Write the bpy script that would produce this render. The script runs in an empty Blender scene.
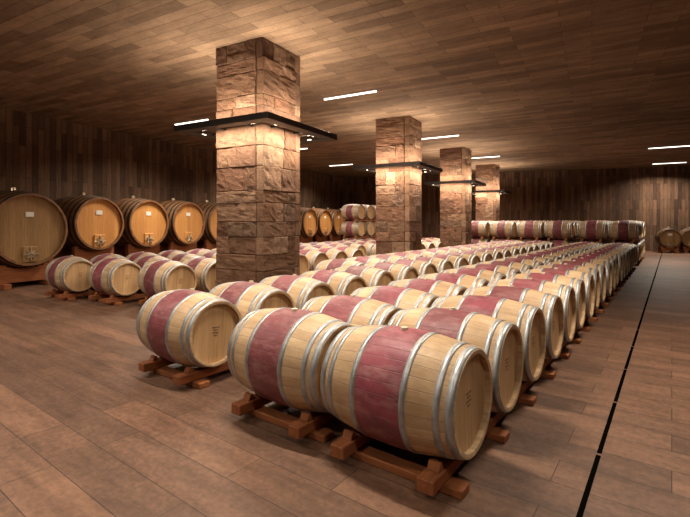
import bpy, bmesh, math, random
from mathutils import Vector, Matrix, noise as mnoise
random.seed(7)
sc=bpy.context.scene
TH=math.radians(36.6); CT,ST=math.cos(TH),math.sin(TH)
F=440.0; EYE=1.47; CEIL=4.27
def c2w(cx,cz): return (cx*CT-cz*ST, cx*ST+cz*CT)
def w2c(X,Y): return (X*CT+Y*ST, -X*ST+Y*CT)

# ---------------- node helpers ----------------
class NT:
    def __init__(s,name):
        s.m=bpy.data.materials.new(name); s.m.use_nodes=True
        s.t=s.m.node_tree; s.b=s.t.nodes['Principled BSDF']
    def n(s,ty,**k):
        nd=s.t.nodes.new(ty)
        for a,v in k.items(): setattr(nd,a,v)
        return nd
    def l(s,a,b): s.t.links.new(a,b)
    def put(s,inp,v):
        if isinstance(v,(int,float,tuple,list)): inp.default_value=v
        else: s.l(v,inp)
    def math(s,op,a,b=0.0,c=0.0):
        nd=s.n('ShaderNodeMath',operation=op)
        s.put(nd.inputs[0],a); s.put(nd.inputs[1],b); s.put(nd.inputs[2],c)
        return nd.outputs[0]
    def mix(s,f,a,b,bt='MIX'):
        nd=s.n('ShaderNodeMix',data_type='RGBA',blend_type=bt)
        s.put(nd.inputs[0],f); s.put(nd.inputs[6],a); s.put(nd.inputs[7],b)
        return nd.outputs[2]
    def obj(s): return s.n('ShaderNodeTexCoord').outputs['Object']
    def mapping(s,v,scale=(1,1,1),rot=(0,0,0),loc=(0,0,0)):
        nd=s.n('ShaderNodeMapping'); s.l(v,nd.inputs[0])
        nd.inputs['Scale'].default_value=scale; nd.inputs['Rotation'].default_value=rot; nd.inputs['Location'].default_value=loc
        return nd.outputs[0]
    def noise(s,v,scale,detail=4,rough=.6):
        nd=s.n('ShaderNodeTexNoise'); s.l(v,nd.inputs['Vector'])
        nd.inputs['Scale'].default_value=scale; nd.inputs['Detail'].default_value=detail; nd.inputs['Roughness'].default_value=rough
        return nd.outputs['Fac']
    def ramp(s,v,a,b,lo=0.,hi=1.):
        nd=s.n('ShaderNodeMapRange'); s.put(nd.inputs[0],v)
        nd.inputs[1].default_value=a; nd.inputs[2].default_value=b; nd.inputs[3].default_value=lo; nd.inputs[4].default_value=hi
        return nd.outputs[0]
    def bump(s,h,strength=.4,dist=.01):
        nd=s.n('ShaderNodeBump'); s.l(h,nd.inputs['Height'])
        nd.inputs['Strength'].default_value=strength; nd.inputs['Distance'].default_value=dist
        s.l(nd.outputs[0],s.b.inputs['Normal'])
    def base(s,v,rough=.6,metal=0.):
        s.put(s.b.inputs['Base Color'],v); s.put(s.b.inputs['Roughness'],rough); s.b.inputs['Metallic'].default_value=metal
def C(r,g,b):
    f=lambda c:(c/255/12.92) if c/255<=.04045 else ((c/255+.055)/1.055)**2.4
    return (f(r),f(g),f(b),1)

def brick_mat(name,c1,c2,mort,bw,rh,ms,rot=(0,0,0),swap=None,nscale=(3,3,3),namt=.5,rough=.75,bump=.5,dark=(.45,1.3),spec=.5,spk=(.82,1.15)):
    t=NT(name); v=t.obj()
    if swap:
        sx=t.n('ShaderNodeSeparateXYZ'); t.l(v,sx.inputs[0]); cb=t.n('ShaderNodeCombineXYZ')
        t.l(sx.outputs[swap[0]],cb.inputs[0]); t.l(sx.outputs[swap[1]],cb.inputs[1]); bv=cb.outputs[0]
    else: bv=t.mapping(v,rot=rot)
    br=t.n('ShaderNodeTexBrick'); t.l(bv,br.inputs['Vector'])
    br.offset=.37; br.offset_frequency=2
    br.inputs['Color1'].default_value=c1; br.inputs['Color2'].default_value=c2; br.inputs['Mortar'].default_value=mort
    br.inputs['Scale'].default_value=1; br.inputs['Mortar Size'].default_value=ms; br.inputs['Mortar Smooth'].default_value=.3
    br.inputs['Brick Width'].default_value=bw; br.inputs['Row Height'].default_value=rh
    n1=t.noise(t.mapping(bv,scale=nscale),1.0,9,.7)
    n2=t.noise(bv,.5,4,.6)
    n3=t.noise(bv,22,5,.75)
    f=t.ramp(n1,.3,.7,dark[0],dark[1]); f2=t.ramp(n2,.3,.7,.78,1.2); f3=t.ramp(n3,.3,.7,spk[0],spk[1])
    mul=t.math('MULTIPLY',t.math('MULTIPLY',f,f2),f3)
    cb2=t.n('ShaderNodeCombineColor'); [t.l(mul,cb2.inputs[i]) for i in range(3)]
    col=t.mix(namt,br.outputs['Color'],t.mix(1.,br.outputs['Color'],cb2.outputs[0],'MULTIPLY'))
    t.base(col,rough); t.b.inputs['Specular IOR Level'].default_value=spec
    h=t.math('SUBTRACT',t.math('ADD',t.math('MULTIPLY',n1,.5),t.math('MULTIPLY',n3,.3)),br.outputs['Fac'])
    t.bump(h,bump,.012)
    return t.m

M={}
M['floor']=brick_mat('floor_porphyry_slabs',C(120,88,69),C(94,69,55),C(58,42,33),1.5,.27,.003,nscale=(1.6,8,3),namt=1.,rough=.5,bump=.3,dark=(.58,1.25),spec=.35,spk=(.66,1.28))
M['ceil']=brick_mat('ceiling_porphyry_slabs',C(148,122,99),C(112,91,74),C(70,54,43),1.05,.19,.004,nscale=(2.0,6,3),namt=.9,rough=.88,bump=.3,dark=(.68,1.22),spec=.15)
M['wall']=brick_mat('wall_porphyry_strips',C(120,92,72),C(74,56,45),C(36,27,22),1.3,.15,.005,swap=(2,0),nscale=(2,12,2),namt=.9,rough=.85,bump=.4,dark=(.6,1.25),spec=.2)

def plain(name,col,rough=.5,metal=0.,nz=None,b=0,spec=.5):
    t=NT(name)
    if nz:
        n=t.noise(t.mapping(t.obj(),scale=nz),1,6,.65)
        t.base(t.mix(t.ramp(n,.3,.7),tuple(c*.55 for c in col[:3])+(1,),col),rough,metal)
        if b: t.bump(n,b,.01)
    else: t.base(col,rough,metal)
    t.b.inputs['Specular IOR Level'].default_value=spec
    return t.m
M['steel']=plain('galvanised_hoop_steel',C(186,188,190),.46,.7,nz=(14,14,14))
M['dark_steel']=plain('dark_steel',C(46,36,31),.5,.3,nz=(3,3,3))
M['black_hoop']=plain('black_hoop_iron',C(58,50,44),.5,.5,nz=(5,5,5))
M['rack']=plain('rack_wood',C(158,96,58),.75,nz=(3,24,24),b=.3,spec=.25)
M['rackb']=plain('rack_beam_wood',C(154,92,56),.75,nz=(24,3,24),b=.3,spec=.25)
M['bung']=plain('bung_silicone',C(200,185,160),.5)
M['drain']=plain('drain_slot_black',C(8,7,6),1.,spec=0.)
M['stamp']=plain('stamp_burnt_ink',C(96,68,48),.7)
M['label']=plain('label_paper',C(225,222,215),.6)
M['brass']=plain('polished_metal',C(205,190,165),.3,.9)
M['mortar']=plain('mortar_dark',C(78,57,44),.9,nz=(9,9,9))
t=NT('lamp_glow'); t.base((1,.9,.75,1)); t.b.inputs['Emission Color'].default_value=(1,.92,.8,1); t.b.inputs['Emission Strength'].default_value=3; M['lamp']=t.m
t=NT('led_strip'); t.base((1,.8,.6,1)); t.b.inputs['Emission Color'].default_value=(1,.86,.66,1); t.b.inputs['Emission Strength'].default_value=8; M['led']=t.m

# stone for pillars
t=NT('pillar_porphyry'); v=t.obj()
g=t.n('ShaderNodeNewGeometry').outputs['Random Per Island']
cr=t.n('ShaderNodeValToRGB'); t.l(g,cr.inputs[0]); e=cr.color_ramp.elements
e[0].color=C(112,82,66); e[1].color=C(166,138,114); x=e.new(.25); x.color=C(146,112,88); x=e.new(.5); x.color=C(124,102,86); x=e.new(.75); x.color=C(142,102,80)
n=t.noise(v,9,10,.78); n2=t.noise(v,40,6,.75)
col=t.mix(t.ramp(n,.38,.66,0,.7),cr.outputs[0],t.mix(1.,cr.outputs[0],(.48,.41,.37,1),'MULTIPLY'))
col=t.mix(t.ramp(n2,.48,.68,0,.65),col,t.mix(1.,col,(.42,.37,.33,1),'MULTIPLY'))
t.base(col,.9); t.b.inputs['Specular IOR Level'].default_value=.2; t.bump(t.math('ADD',n,t.math('MULTIPLY',n2,.6)),.95,.05); M['stone']=t.m

# barrel side wood
def barrel_wood(name,nst,base1,base2,stain=None,half=.148,rough=.5):
    t=NT(name); v=t.obj(); sx=t.n('ShaderNodeSeparateXYZ'); t.l(v,sx.inputs[0])
    rnd=t.n('ShaderNodeObjectInfo').outputs['Random']
    ang=t.math('MULTIPLY',t.math('ADD',t.math('DIVIDE',t.math('ARCTAN2',sx.outputs[1],sx.outputs[2]),2*math.pi),.5),nst)
    fl=t.math('FLOOR',ang); fr=t.math('FRACT',ang)
    wn=t.n('ShaderNodeTexWhiteNoise',noise_dimensions='2D'); cb=t.n('ShaderNodeCombineXYZ'); t.l(fl,cb.inputs[0]); t.l(rnd,cb.inputs[1]); t.l(cb.outputs[0],wn.inputs['Vector'])
    off=t.n('ShaderNodeVectorMath',operation='ADD'); t.l(v,off.inputs[0]); cb3=t.n('ShaderNodeCombineXYZ'); t.l(t.math('MULTIPLY',rnd,37.),cb3.inputs[0]); t.l(t.math('MULTIPLY',rnd,91.),cb3.inputs[2]); t.l(cb3.outputs[0],off.inputs[1]); vv=off.outputs[0]
    grain=t.noise(t.mapping(vv,scale=(3,42,42)),1,8,.72)
    edge=t.math('ABSOLUTE',t.math('SUBTRACT',fr,.5))
    line=t.ramp(edge,.46,.495,0,1)
    f=t.math('ADD',t.math('MULTIPLY',wn.outputs['Value'],.5),t.math('MULTIPLY',t.ramp(grain,.3,.7),.5))
    col=t.mix(f,base2,base1)
    blot=t.noise(vv,5,7,.7)
    col=t.mix(t.ramp(blot,.45,.72,0,.55),col,t.mix(1.,col,(.62,.52,.44,1),'MULTIPLY'))
    if stain:
        ax=t.math('ABSOLUTE',t.math('ADD',sx.outputs[0],t.math('MULTIPLY',t.math('SUBTRACT',wn.outputs['Value'],.5),.008)))
        msk=t.ramp(ax,half-.004,half+.004,1,0)
        sc_=t.mix(t.ramp(rnd,.0,1.),stain[0],stain[1])
        sc_=t.mix(t.ramp(blot,.38,.62,0,.8),sc_,stain[2])
        fade=t.noise(t.mapping(vv,scale=(6,14,14)),1,5,.7)
        sc_=t.mix(t.ramp(fade,.48,.76,0,.65),sc_,(.45,.24,.23,1))
        sc_=t.mix(t.math('MULTIPLY',wn.outputs['Value'],.3),sc_,t.mix(1.,sc_,(.5,.45,.5,1),'MULTIPLY'))
        col=t.mix(t.math('MULTIPLY',msk,.95),col,sc_)
    col=t.mix(t.math('MULTIPLY',line,.5),col,(.10,.06,.04,1))
    t.base(col,rough); t.b.inputs['Specular IOR Level'].default_value=.35
    t.bump(t.math('SUBTRACT',t.math('MULTIPLY',grain,.4),line),.35,.005)
    return t.m
M['bwood']=barrel_wood('barrel_oak_staves',32,C(212,183,145),C(160,129,95),(C(156,66,86),C(116,58,62),C(104,44,58)))
M['caskwood']=barrel_wood('cask_staves',44,C(150,106,68),C(96,66,46),rough=.5)
def head_wood(name,pw,c1,c2):
    t=NT(name); v=t.obj(); sx=t.n('ShaderNodeSeparateXYZ'); t.l(v,sx.inputs[0])
    rnd=t.n('ShaderNodeObjectInfo').outputs['Random']
    a=t.math('DIVIDE',t.math('ADD',sx.outputs[1],10.),pw); fl=t.math('FLOOR',a); fr=t.math('FRACT',a)
    wn=t.n('ShaderNodeTexWhiteNoise',noise_dimensions='2D'); cb=t.n('ShaderNodeCombineXYZ'); t.l(fl,cb.inputs[0]); t.l(rnd,cb.inputs[1]); t.l(cb.outputs[0],wn.inputs['Vector'])
    grain=t.noise(t.mapping(v,scale=(30,34,2.5)),1,7,.7)
    line=t.ramp(t.math('ABSOLUTE',t.math('SUBTRACT',fr,.5)),.475,.497,0,1)
    f=t.math('ADD',t.math('MULTIPLY',wn.outputs['Value'],.5),t.math('MULTIPLY',t.ramp(grain,.35,.65),.5))
    col=t.mix(t.math('MULTIPLY',line,.55),t.mix(f,c2,c1),(.12,.07,.04,1))
    t.base(col,.5); t.b.inputs['Specular IOR Level'].default_value=.35; t.bump(t.math('SUBTRACT',t.math('MULTIPLY',grain,.3),line),.3,.005)
    return t.m
M['bhead']=head_wood('barrel_head_oak',.085,C(206,170,126),C(162,128,90))
M['caskhead']=head_wood('cask_head_oak',.12,C(216,158,92),C(178,122,66))
M['caskheadb']=head_wood('cask_head_aged_oak',.12,C(166,130,84),C(124,94,60))

# ---------------- mesh helpers ----------------
def revolve(bm,prof,N,mi,smooth=True,close=False):
    rings=[]
    for (x,r) in prof:
        if r<1e-5: rings.append([bm.verts.new((x,0,0))])
        else: rings.append([bm.verts.new((x,r*math.cos(2*math.pi*i/N),r*math.sin(2*math.pi*i/N))) for i in range(N)])
    for a,b in zip(rings,rings[1:]):
        for i in range(N):
            j=(i+1)%N
            if len(a)==1: vs=[a[0],b[j],b[i]]
            elif len(b)==1: vs=[a[i],a[j],b[0]]
            else: vs=[a[i],a[j],b[j],b[i]]
            f=bm.faces.new(vs); f.material_index=mi; f.smooth=smooth
def box(bm,c,s,mi=0,rot=None,bev=0,taper=None):
    r=bmesh.ops.create_cube(bm,size=1.0); vs=r['verts']
    for v in vs:
        v.co=Vector((v.co.x*s[0],v.co.y*s[1],v.co.z*s[2]))
        if taper and v.co.z>0: v.co.x*=taper[0]; v.co.y*=taper[1]
    if rot is not None:
        for v in vs: v.co=rot@v.co
    for v in vs: v.co+=Vector(c)
    fs=set(f for v in vs for f in v.link_faces)
    for f in fs: f.material_index=mi
    if bev:
        es=set(e for v in vs for e in v.link_edges)
        rr=bmesh.ops.bevel(bm,geom=list(es),offset=bev,segments=1,affect='EDGES')
        for f in rr['faces']: f.material_index=mi
def finish(bm,name,mats,fixn=True):
    if fixn: bmesh.ops.recalc_face_normals(bm,faces=bm.faces)
    me=bpy.data.meshes.new(name); bm.to_mesh(me); bm.free()
    for m in mats: me.materials.append(m)
    return me
def add(name,me,loc=(0,0,0),rz=0,rx=0):
    o=bpy.data.objects.new(name,me); sc.collection.objects.link(o)
    o.location=loc; o.rotation_euler=(rx,0,rz); return o

# ---------------- barrel ----------------
HL=.445
def br(x): return .292+(.35-.292)*(1-(abs(x)/HL)**2.0)
def barrel_mesh():
    bm=bmesh.new()
    xs=[-HL+2*HL*i/20 for i in range(21)]
    revolve(bm,[(x,br(x)) for x in xs],60,0)
    for s in (-1,1):
        revolve(bm,[(s*HL,br(HL)),(s*(HL+.0),br(HL)-.010),(s*(HL-.003),br(HL)-.026)],60,0,False)
        revolve(bm,[(s*(HL-.003),br(HL)-.026),(s*(HL-.038),br(HL)-.020)],60,0)
        revolve(bm,[(s*(HL-.038),br(HL)-.020),(s*(HL-.038),0)],60,2,False)
        for xc,w in ((HL-.025,.042),(HL-.092,.034),(.166,.034)):
            a,b=xc-w/2,xc+w/2; ra,rb=br(a),br(b)
            revolve(bm,[(s*a,ra-.004),(s*a,ra+.0035),(s*b,rb+.0035),(s*b,rb-.004)],60,1)
            for k in (-1,1):
                box(bm,(s*xc,(br(xc)+.004)*math.cos(.9+k*.03),(br(xc)+.004)*math.sin(.9+k*.03)),(.008,.008,.008),1)
        for k in range(4):
            box(bm,(s*(HL-.0375),.0,.05-k*.024),(.003,(.08,.05,.07,.04)[k],.006),4)
    rr=bmesh.ops.create_cone(bm,cap_ends=True,segments=20,radius1=.026,radius2=.022,depth=.02)
    for v in rr['verts']: v.co.z+=.355
    for f in set(f for v in rr['verts'] for f in v.link_faces): f.material_index=3
    return finish(bm,'wine_barrel',[M['bwood'],M['steel'],M['bhead'],M['bung'],M['stamp']])
BM=barrel_mesh()
RT=.125                      # rack height
ZB=RT+br(.29)+.005
def barrel(X,Y,z=None):
    z=ZB if z is None else z
    o=add('wine_barrel',BM,(X+random.uniform(-.015,.015),Y,z),random.uniform(-.012,.012),random.uniform(-.12,.12))
    return o
def rack(X,Y0,n,p,z0=0,upper=False):
    bm=bmesh.new(); L=(n-1)*p
    for s in (-.29,.29):
        if upper: box(bm,(s,L/2,z0+.03),(.09,L+.62,.06),0,bev=.004)
        else: box(bm,(s,L/2,RT-.0375),(.10,L+.66,.075),1,bev=.006)
        tz=z0+.06 if upper else RT
        for i in range(n):       # chocks
            for k in (-1,1):
                box(bm,(s,i*p+k*.20,tz+.022),(.07,.07,.044),0,taper=(1,.35),bev=.003)
    if not upper:
        for i in range(n):
            box(bm,(0,i*p-.14,.025),(.88,.11,.05),0,bev=.006)
    add('barrel_rack',finish(bm,'barrel_rack',[M['rack'],M['rackb']]),(X,Y0,0))

PIL=[c2w(x,z) for x,z in ((-1.42,7.29),(1.50,12.2),(4.3,17.05),(7.1,21.9))]
PR=math.radians(7.3)
def clear(X,Y):
    return all(not(abs(X-p[0])<1.10 and abs(Y-p[1])<.98) for p in PIL)
P=.74
def column(X,Y0,n,p=P):
    run=[]
    for i in range(n+1):
        Y=Y0+i*p
        if i<n and clear(X,Y): run.append(Y); barrel(X,Y)
        elif run:
            rack(X,run[0],len(run),p); run=[]
column(-1.325,2.42,20)
column(-2.29,2.45,20)
column(-3.76,2.53,20)
column(-4.72,6.3,15)
column(-7.05,4.3,18)
column(-8.25,4.0,19)
column(-9.40,3.7,19)
# stacked bays at the far end, and a three-high stack beside the casks
D1=br(.29)*2+.069
for X,Y0,n,lev in ((-1.325,18.0,6,2),(-2.29,18.0,6,2),(-3.40,18.0,6,2),(-4.40,18.0,6,2),(-5.45,18.0,6,2),(-6.5,18.0,3,2),(-11.0,15.4,5,3)):
    for i in range(n):
        for l in range(lev): barrel(X,Y0+i*P,ZB+l*D1)
    rack(X,Y0,n,P)
    for l in range(1,lev): rack(X,Y0,n,P,z0=ZB+(l-1)*D1+br(.29)+.004,upper=True)

# ---------------- room ----------------
W0=Vector((-11.4,-6)); W1=Vector((-16.7,22.5)); W2=Vector((4.5,28.9)); W3=Vector((4.5,-6))
def slab(name,z0,z1,mat,rz):
    bm=bmesh.new(); R=Matrix.Rotation(-rz,3,'Z')
    pts=[(-17.5,-6.6),(5.0,-6.6),(5.0,29.6),(-17.5,24.0)]
    lo=[bm.verts.new(R@Vector((p[0],p[1],z0))) for p in pts]; hi=[bm.verts.new(R@Vector((p[0],p[1],z1))) for p in pts]
    bm.faces.new(lo); bm.faces.new(hi)
    for i in range(4): bm.faces.new([lo[i],lo[(i+1)%4],hi[(i+1)%4],hi[i]])
    add(name,finish(bm,name,[mat]),(0,0,0),rz)
slab('floor',-.2,0,M['floor'],0)
slab('ceiling',CEIL,CEIL+.2,M['ceil'],PR)
def wall(name,a,b,out):
    d=b-a; L=d.length; ang=math.atan2(d.y,d.x)
    bm=bmesh.new(); box(bm,(L/2,out*.1,CEIL/2),(L+.4,.2,CEIL))
    add(name,finish(bm,name,[M['wall']]),(a.x,a.y,0),ang)
wall('wall_left',W0,W1,1); wall('wall_back',W1,W2,1); wall('wall_right',W2,W3,1); wall('wall_front',W3,W0,1)
bm=bmesh.new(); y=-5.8
while y<26.5:
    box(bm,(0,y+.49,.002),(.026,.965,.004)); y+=1.0
add('floor_drain',finish(bm,'floor_drain',[M['drain']]),(-.37,0,0))

# ---------------- pillars ----------------
PS=.97
def pillar_mesh(seed):
    rd=random.Random(seed); bm=bmesh.new(); S=PS; T=.14
    box(bm,(0,0,CEIL/2),(S-.03,S-.03,CEIL-.01),1)
    z=0
    while z<CEIL-.02:
        h=rd.uniform(.18,.40)
        if CEIL-z-h<.16: h=CEIL-z-.002
        for q in range(4):
            R=Matrix.Rotation(q*math.pi/2,3,'Z'); L=S-T
            n=rd.choice([1,2,2,2,3]) ; cuts=[0]+sorted(rd.uniform(.28,.72) if n==2 else (k/n+rd.uniform(-.1,.1)) for k in range(1,n))+[1]
            for a,b in zip(cuts,cuts[1:]):
                off=rd.uniform(-.006,.016); w=(b-a)*L
                c=Vector((-S/2+(a+b)/2*L,-S/2+T/2-off,z+h/2))
                bt=bmesh.new(); box(bt,(0,0,0),(w-.005,T,h-.006),0,bev=rd.uniform(.005,.012))
                bmesh.ops.subdivide_edges(bt,edges=[e for e in bt.edges if e.calc_length()>.08],cuts=5,use_grid_fill=True)
                for v in bt.verts:
                    W=R@(v.co+c)
                    if abs(v.co.x)<w/2-.01 and abs(v.co.z)<h/2-.01 and v.co.y<0:
                        v.co.y-=.020*mnoise.noise(W*7)+.014*mnoise.noise(W*19)
                    v.co=R@(v.co+c)
                me_=bpy.data.meshes.new('tmp'); bt.to_mesh(me_); bt.free(); bm.from_mesh(me_); bpy.data.meshes.remove(me_)
        z+=h
    return finish(bm,'stone_pillar',[M['stone'],M['mortar']])
RH=2.94; RS=.94; RW=.19; RHH=.09
def ring_mesh():
    bm=bmesh.new(); s=RS; w=RW; hh=RHH; g=s-w-PS/2
    for q in range(4):
        R=Matrix.Rotation(q*math.pi/2,3,'Z')
        box(bm,R@Vector((0,-s+w/2,RH)),(2*s if q%2==0 else 2*s-2*w,w,hh),0,rot=R.copy(),bev=.004)
        for k in (-.28,.28):
            box(bm,R@Vector((k,-(PS/2+g/2),RH)),(.04,g+.02,.03),0,rot=R.copy())
        for k in (-.5,.5):
            box(bm,R@Vector((k,-s+w+.012,RH)),(.09,.024,.07),0,rot=R.copy())
            for zz in (-1,1): box(bm,R@Vector((k,-s+w+.012,RH+zz*.037)),(.07,.018,.004),1,rot=R.copy())
    return finish(bm,'ring',[M['dark_steel'],M['led']])
RM=ring_mesh()
def area(name,loc,rot,sx,sy,power,col=(1,.82,.62),spread=math.pi):
    L=bpy.data.lights.new(name,'AREA'); L.shape='RECTANGLE'; L.size=sx; L.size_y=sy; L.energy=power; L.color=col; L.spread=spread
    o=bpy.data.objects.new(name,L); sc.collection.objects.link(o); o.location=loc; o.rotation_euler=rot; return o
for i,(px,py) in enumerate(PIL):
    add('stone_pillar',pillar_mesh(11+i),(px,py,0),PR)
    add('pillar_light_ring',RM,(px,py,0),PR)
    for q in range(4):
        a=PR+q*math.pi/2; R=Matrix.Rotation(a,3,'Z')
        for up in (0,1):
            p=R@Vector((0,-(RS-RW)+.02,0)); tilt=math.radians(2 if up else 14)
            d=R@Vector((0,math.sin(tilt),math.cos(tilt)*(1 if up else -1)))
            zc=-d; xc=R@Vector((1,0,0)); yc=zc.cross(xc)
            o=area('ring_led_lamp',(px+p.x,py+p.y,RH+(.045 if up else -.045)),(0,0,0),1.1,.015,30 if up else 32,(1,.84,.65))
            o.rotation_euler=Matrix((xc,yc,zc)).transposed().to_euler()

# ---------------- ceiling linear lamps ----------------
def lamp_mesh():
    bm=bmesh.new()
    box(bm,(0,0,-.012),(1.3,.045,.024),1)
    return finish(bm,'lamp',[M['dark_steel'],M['lamp']])
LM=lamp_mesh()
vis=[(-4.3,12.3),(.1,9.7),(3.1,14.5),(-.2,21.6),(6.0,19.0),(12.1,16.4),(15.4,20.9),(-2.0,17.0)]
near=[(-.6,3.6),(-4.6,4.4),(3.2,4.6),(-7.8,5.5),(1.0,-.6),(-3.5,.5)]
for k,(cx,cz) in enumerate(vis+near):
    X,Y=c2w(cx,cz)
    if X>4: continue
    add('ceiling_linear_lamp',LM,(X,Y,CEIL),PR)
    area('linear_lamp_light',(X,Y,CEIL-.03),(0,0,PR),1.2,.04,150 if k<8 else {9:95,13:70,12:55,11:100}.get(k,125),(1,.875,.715),math.radians(145))

# ---------------- casks ----------------
def cask_mesh(D,headm,L=1.5,lift=.38):
    R=D/2; bm=bmesh.new(); H=L/2
    pr=lambda x: R*(.90+.10*(1-(abs(x)/H)**2))
    revolve(bm,[(-H+L*i/16,pr(-H+L*i/16)) for i in range(17)],72,0)
    re=pr(H)
    for s in (-1,1):
        revolve(bm,[(s*H,re),(s*H,re-.05)],72,0,False)
        revolve(bm,[(s*H,re-.05),(s*(H-.08),re-.045)],72,0)
        revolve(bm,[(s*(H-.08),re-.045),(s*(H-.08),0)],72,2,False)
        for xc in (.93,.74,.5,.22):
            a,b=(xc*H-.03),(xc*H+.03)
            revolve(bm,[(s*a,pr(a)-.01),(s*a,pr(a)+.006),(s*b,pr(b)+.006),(s*b,pr(b)-.01)],72,1)
    x=H-.08
    box(bm,(x+.02,0,-.62*R),(.05,.30,.36),2,bev=.015)
    box(bm,(x+.055,0,-.62*R),(.03,.34,.035),3,bev=.005)
    box(bm,(x+.06,0,-.62*R),(.03,.035,.30),3,bev=.005)
    for i in range(4):
        R4=Matrix.Rotation(i*math.pi/2+math.pi/4,3,'X')
        box(bm,Vector((x+.055,0,-.62*R))+R4@Vector((0,0,.07)),(.025,.05,.09),3,rot=R4,bev=.008)
    rr=bmesh.ops.create_cone(bm,cap_ends=True,segments=16,radius1=.03,radius2=.022,depth=.14,matrix=Matrix.Translation((x+.1,0,-.62*R))@Matrix.Rotation(math.pi/2,4,'Y'))
    for f in set(f for v in rr['verts'] for f in v.link_faces): f.material_index=3
    box(bm,(x+.008,.0,.38*R),(.012,.17,.11),4)
    rr=bmesh.ops.create_cone(bm,cap_ends=True,segments=20,radius1=.07,radius2=.055,depth=.08)
    for v in rr['verts']: v.co.z+=R+.03
    for f in set(f for v in rr['verts'] for f in v.link_faces): f.material_index=3
    base=-(R+lift)
    for s in (-.5,.5):
        n=10; W=.62*R*1.15
        for k in range(n):
            y0=-W+2*W*k/n; y1=y0+2*W/n; ym=(y0+y1)/2
            rr_=pr(s*L*.6)
            top=-math.sqrt(max(.01,rr_**2-(min(abs(y0),abs(y1)))**2))-.003
            box(bm,(s*L*.6,ym,(top+base+.12)/2),(.12,y1-y0,top-base-.12),5)
    for s in (-1,1):
        box(bm,(0,s*.5*R,base+.06),(L*.95,.14,.12),5,bev=.008)
    return finish(bm,'cask',[M['caskwood'],M['black_hoop'],M[headm],M['brass'],M['label'],M['rackb']]),R+lift
nx,nz=.897,-.442
ra=math.atan2(nx*ST+nz*CT,nx*CT-nz*ST)
big,hb=cask_mesh(1.80,'caskheadb',lift=.40); reg,hr=cask_mesh(1.50,'caskhead',lift=.68)
ts=[0]+[1.66+1.52*i for i in range(11)]
for i,tt in enumerate(ts):
    cx=-7.05+.442*tt-nx*.75; cz=9.9+.897*tt-nz*.75
    X,Y=c2w(cx,cz)
    add('large_oak_cask',big if i==0 else reg,(X,Y,hb if i==0 else hr),ra)
sm,hs=cask_mesh(.95,'caskheadb',L=1.0,lift=.22)
for px in (668,690):
    z=21.2; X,Y=c2w((px-345)/F*z,z)
    add('small_oak_cask',sm,(X,Y,hs),-math.pi/2+.2)

# ---------------- camera / world ----------------
cd=bpy.data.cameras.new('cam'); cd.sensor_width=36; cd.lens=F/690*36; cd.shift_y=-36.5/690; cd.clip_end=200
cam=bpy.data.objects.new('camera',cd); sc.collection.objects.link(cam); cam.location=(0,0,EYE); cam.rotation_euler=(math.pi/2,0,TH); sc.camera=cam
w=bpy.data.worlds.new('w'); sc.world=w; w.use_nodes=True; w.node_tree.nodes['Background'].inputs[0].default_value=(.02,.015,.01,1)
sc.view_settings.view_transform='Standard'
sc.view_settings.exposure=.2
